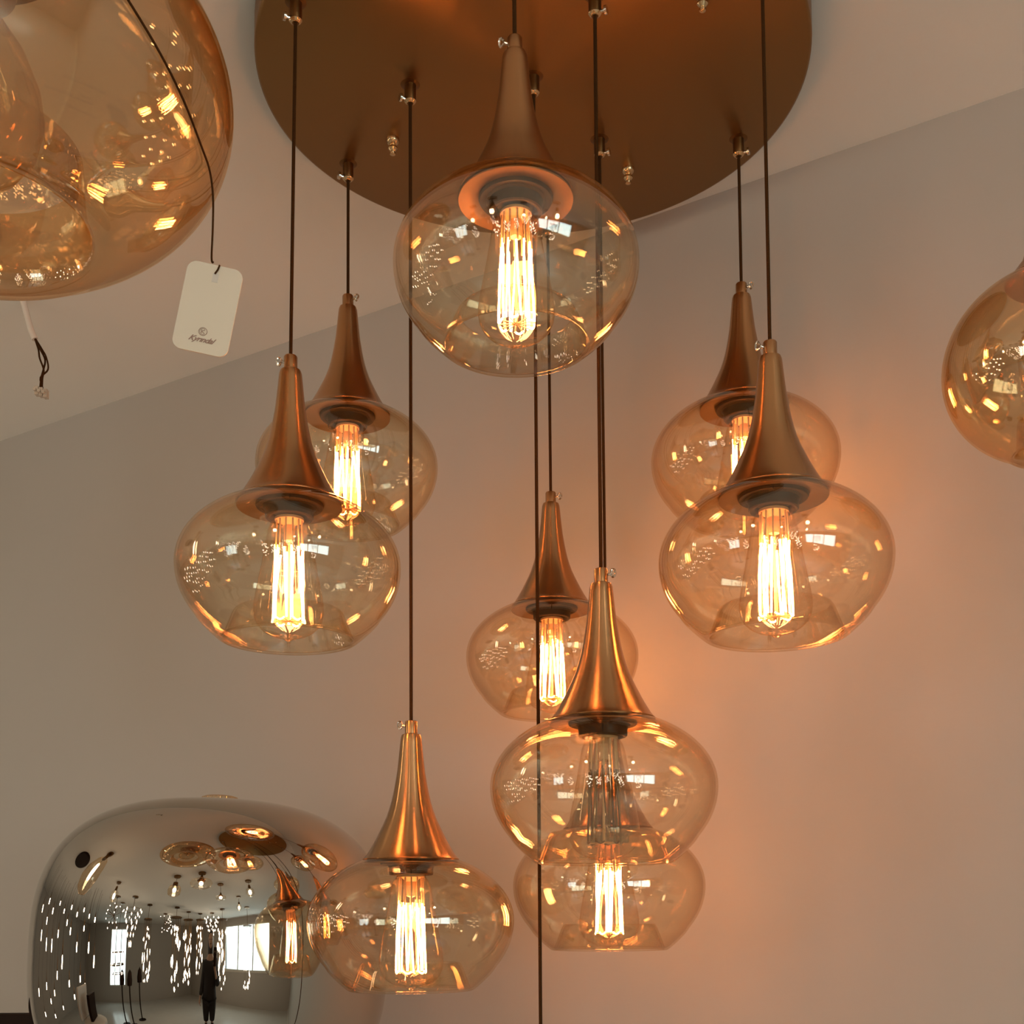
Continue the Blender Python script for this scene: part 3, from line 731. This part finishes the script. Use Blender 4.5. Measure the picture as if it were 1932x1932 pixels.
body = skin_body('body', Vt, Et, Rt_, 0, M['skin'], per)
# head with a face
mb = MB(); mb.lathe([(0.0, 0.125), (0.045, 0.115), (0.072, 0.085), (0.082, 0.04), (0.080, 0.0), (0.074, -0.04), (0.058, -0.085), (0.035, -0.112), (0.0, -0.12)], 28, mat=Matrix.Translation((0, 0.02, 1.66)) @ Matrix.Diagonal((0.92, 1.12, 1.0, 1)))
mb.tube([(0, 0.105, 1.675), (0, 0.125, 1.645), (0, 0.105, 1.638)], [0.008, 0.014, 0.008], 8)
for sx in (-1, 1): mb.lathe([(0.0, 0.008), (0.022, 0.0), (0.0, -0.008)], 10, mat=Matrix.Translation((0.078 * sx, 0.01, 1.655)) @ Matrix.Rotation(pi / 2, 4, 'Y') @ Matrix.Diagonal((1.4, 0.7, 1, 1)))
mb.build('head', M['skin'], body)
mb = MB()
for sx in (-1, 1): mb.lathe([(0.0, 0.006), (0.012, 0.0), (0.0, -0.006)], 10, mat=Matrix.Translation((0.03 * sx, 0.105, 1.672)) @ Matrix.Rotation(pi / 2, 4, 'X'))
mb.tube([(-0.022, 0.100, 1.605), (0, 0.106, 1.602), (0.022, 0.100, 1.605)], 0.004, 6); mb.build('eyes_and_mouth', M['hair'], body)
mb = MB(); mb.lathe([(0.0, 0.16), (0.03, 0.20), (0.038, 0.17), (0.04, 0.14), (0.07, 0.115), (0.088, 0.07), (0.094, 0.0), (0.092, -0.08), (0.085, -0.16), (0.06, -0.22), (0.0, -0.22)], 28, mat=Matrix.Translation((0, -0.022, 1.66)) @ Matrix.Diagonal((1.0, 0.95, 1, 1)))
mb.build('hair', M['hair'], body)
# clothes: shirt with sleeves, trousers, shoes
Vs = [(0, 0, 0.72), (0, 0, 0.95), (0, 0, 1.12), (0, 0, 1.30), (0, 0, 1.43)] + [Vt[14], Vt[15], (0.19, 0.21, 1.29), Vt[18], Vt[19], (-0.29, 0.035, 0.92)]
Es = [(0, 1), (1, 2), (2, 3), (3, 4), (4, 5), (5, 6), (6, 7), (4, 8), (8, 9), (9, 10)]
skin_body('shirt', Vs, Es, [(0.25, 0.18), (0.24, 0.17), (0.21, 0.15), (0.21, 0.15), (0.15, 0.10), 0.095, 0.075, 0.055, 0.095, 0.075, 0.055], 0, M['cloth'], per)
Vp = [(0, 0, 0.92), (0.10, 0, 0.82), (0.105, 0.01, 0.50), (0.10, -0.01, 0.09), (-0.10, 0, 0.82), (-0.105, 0.01, 0.50), (-0.10, -0.01, 0.09)]
skin_body('trousers', Vp, [(0, 1), (1, 2), (2, 3), (0, 4), (4, 5), (5, 6)], [(0.22, 0.15), 0.14, 0.115, 0.085, 0.14, 0.115, 0.085], 0, M['cloth'], per)
for sx in (-1, 1): skin_body('shoe', [(0.105 * sx, -0.04, 0.055), (0.105 * sx, 0.06, 0.045), (0.115 * sx, 0.16, 0.035)], [(0, 1), (1, 2)], [(0.045, 0.05), 0.045, (0.042, 0.03)], 0, M['black'], per)
mb = MB(); mb.box((0, 0, 0), (0.078, 0.009, 0.16)); ph = mb.build('mobile_phone', M['black'], smooth=False)
ph.location = per.matrix_basis @ Vector((0.125, 0.335, 1.485)); ph.rotation_euler = (-0.1, 0, 0.18)
tag(ph, 'dark mobile phone held up by the standing person in the mirror', 'phone')
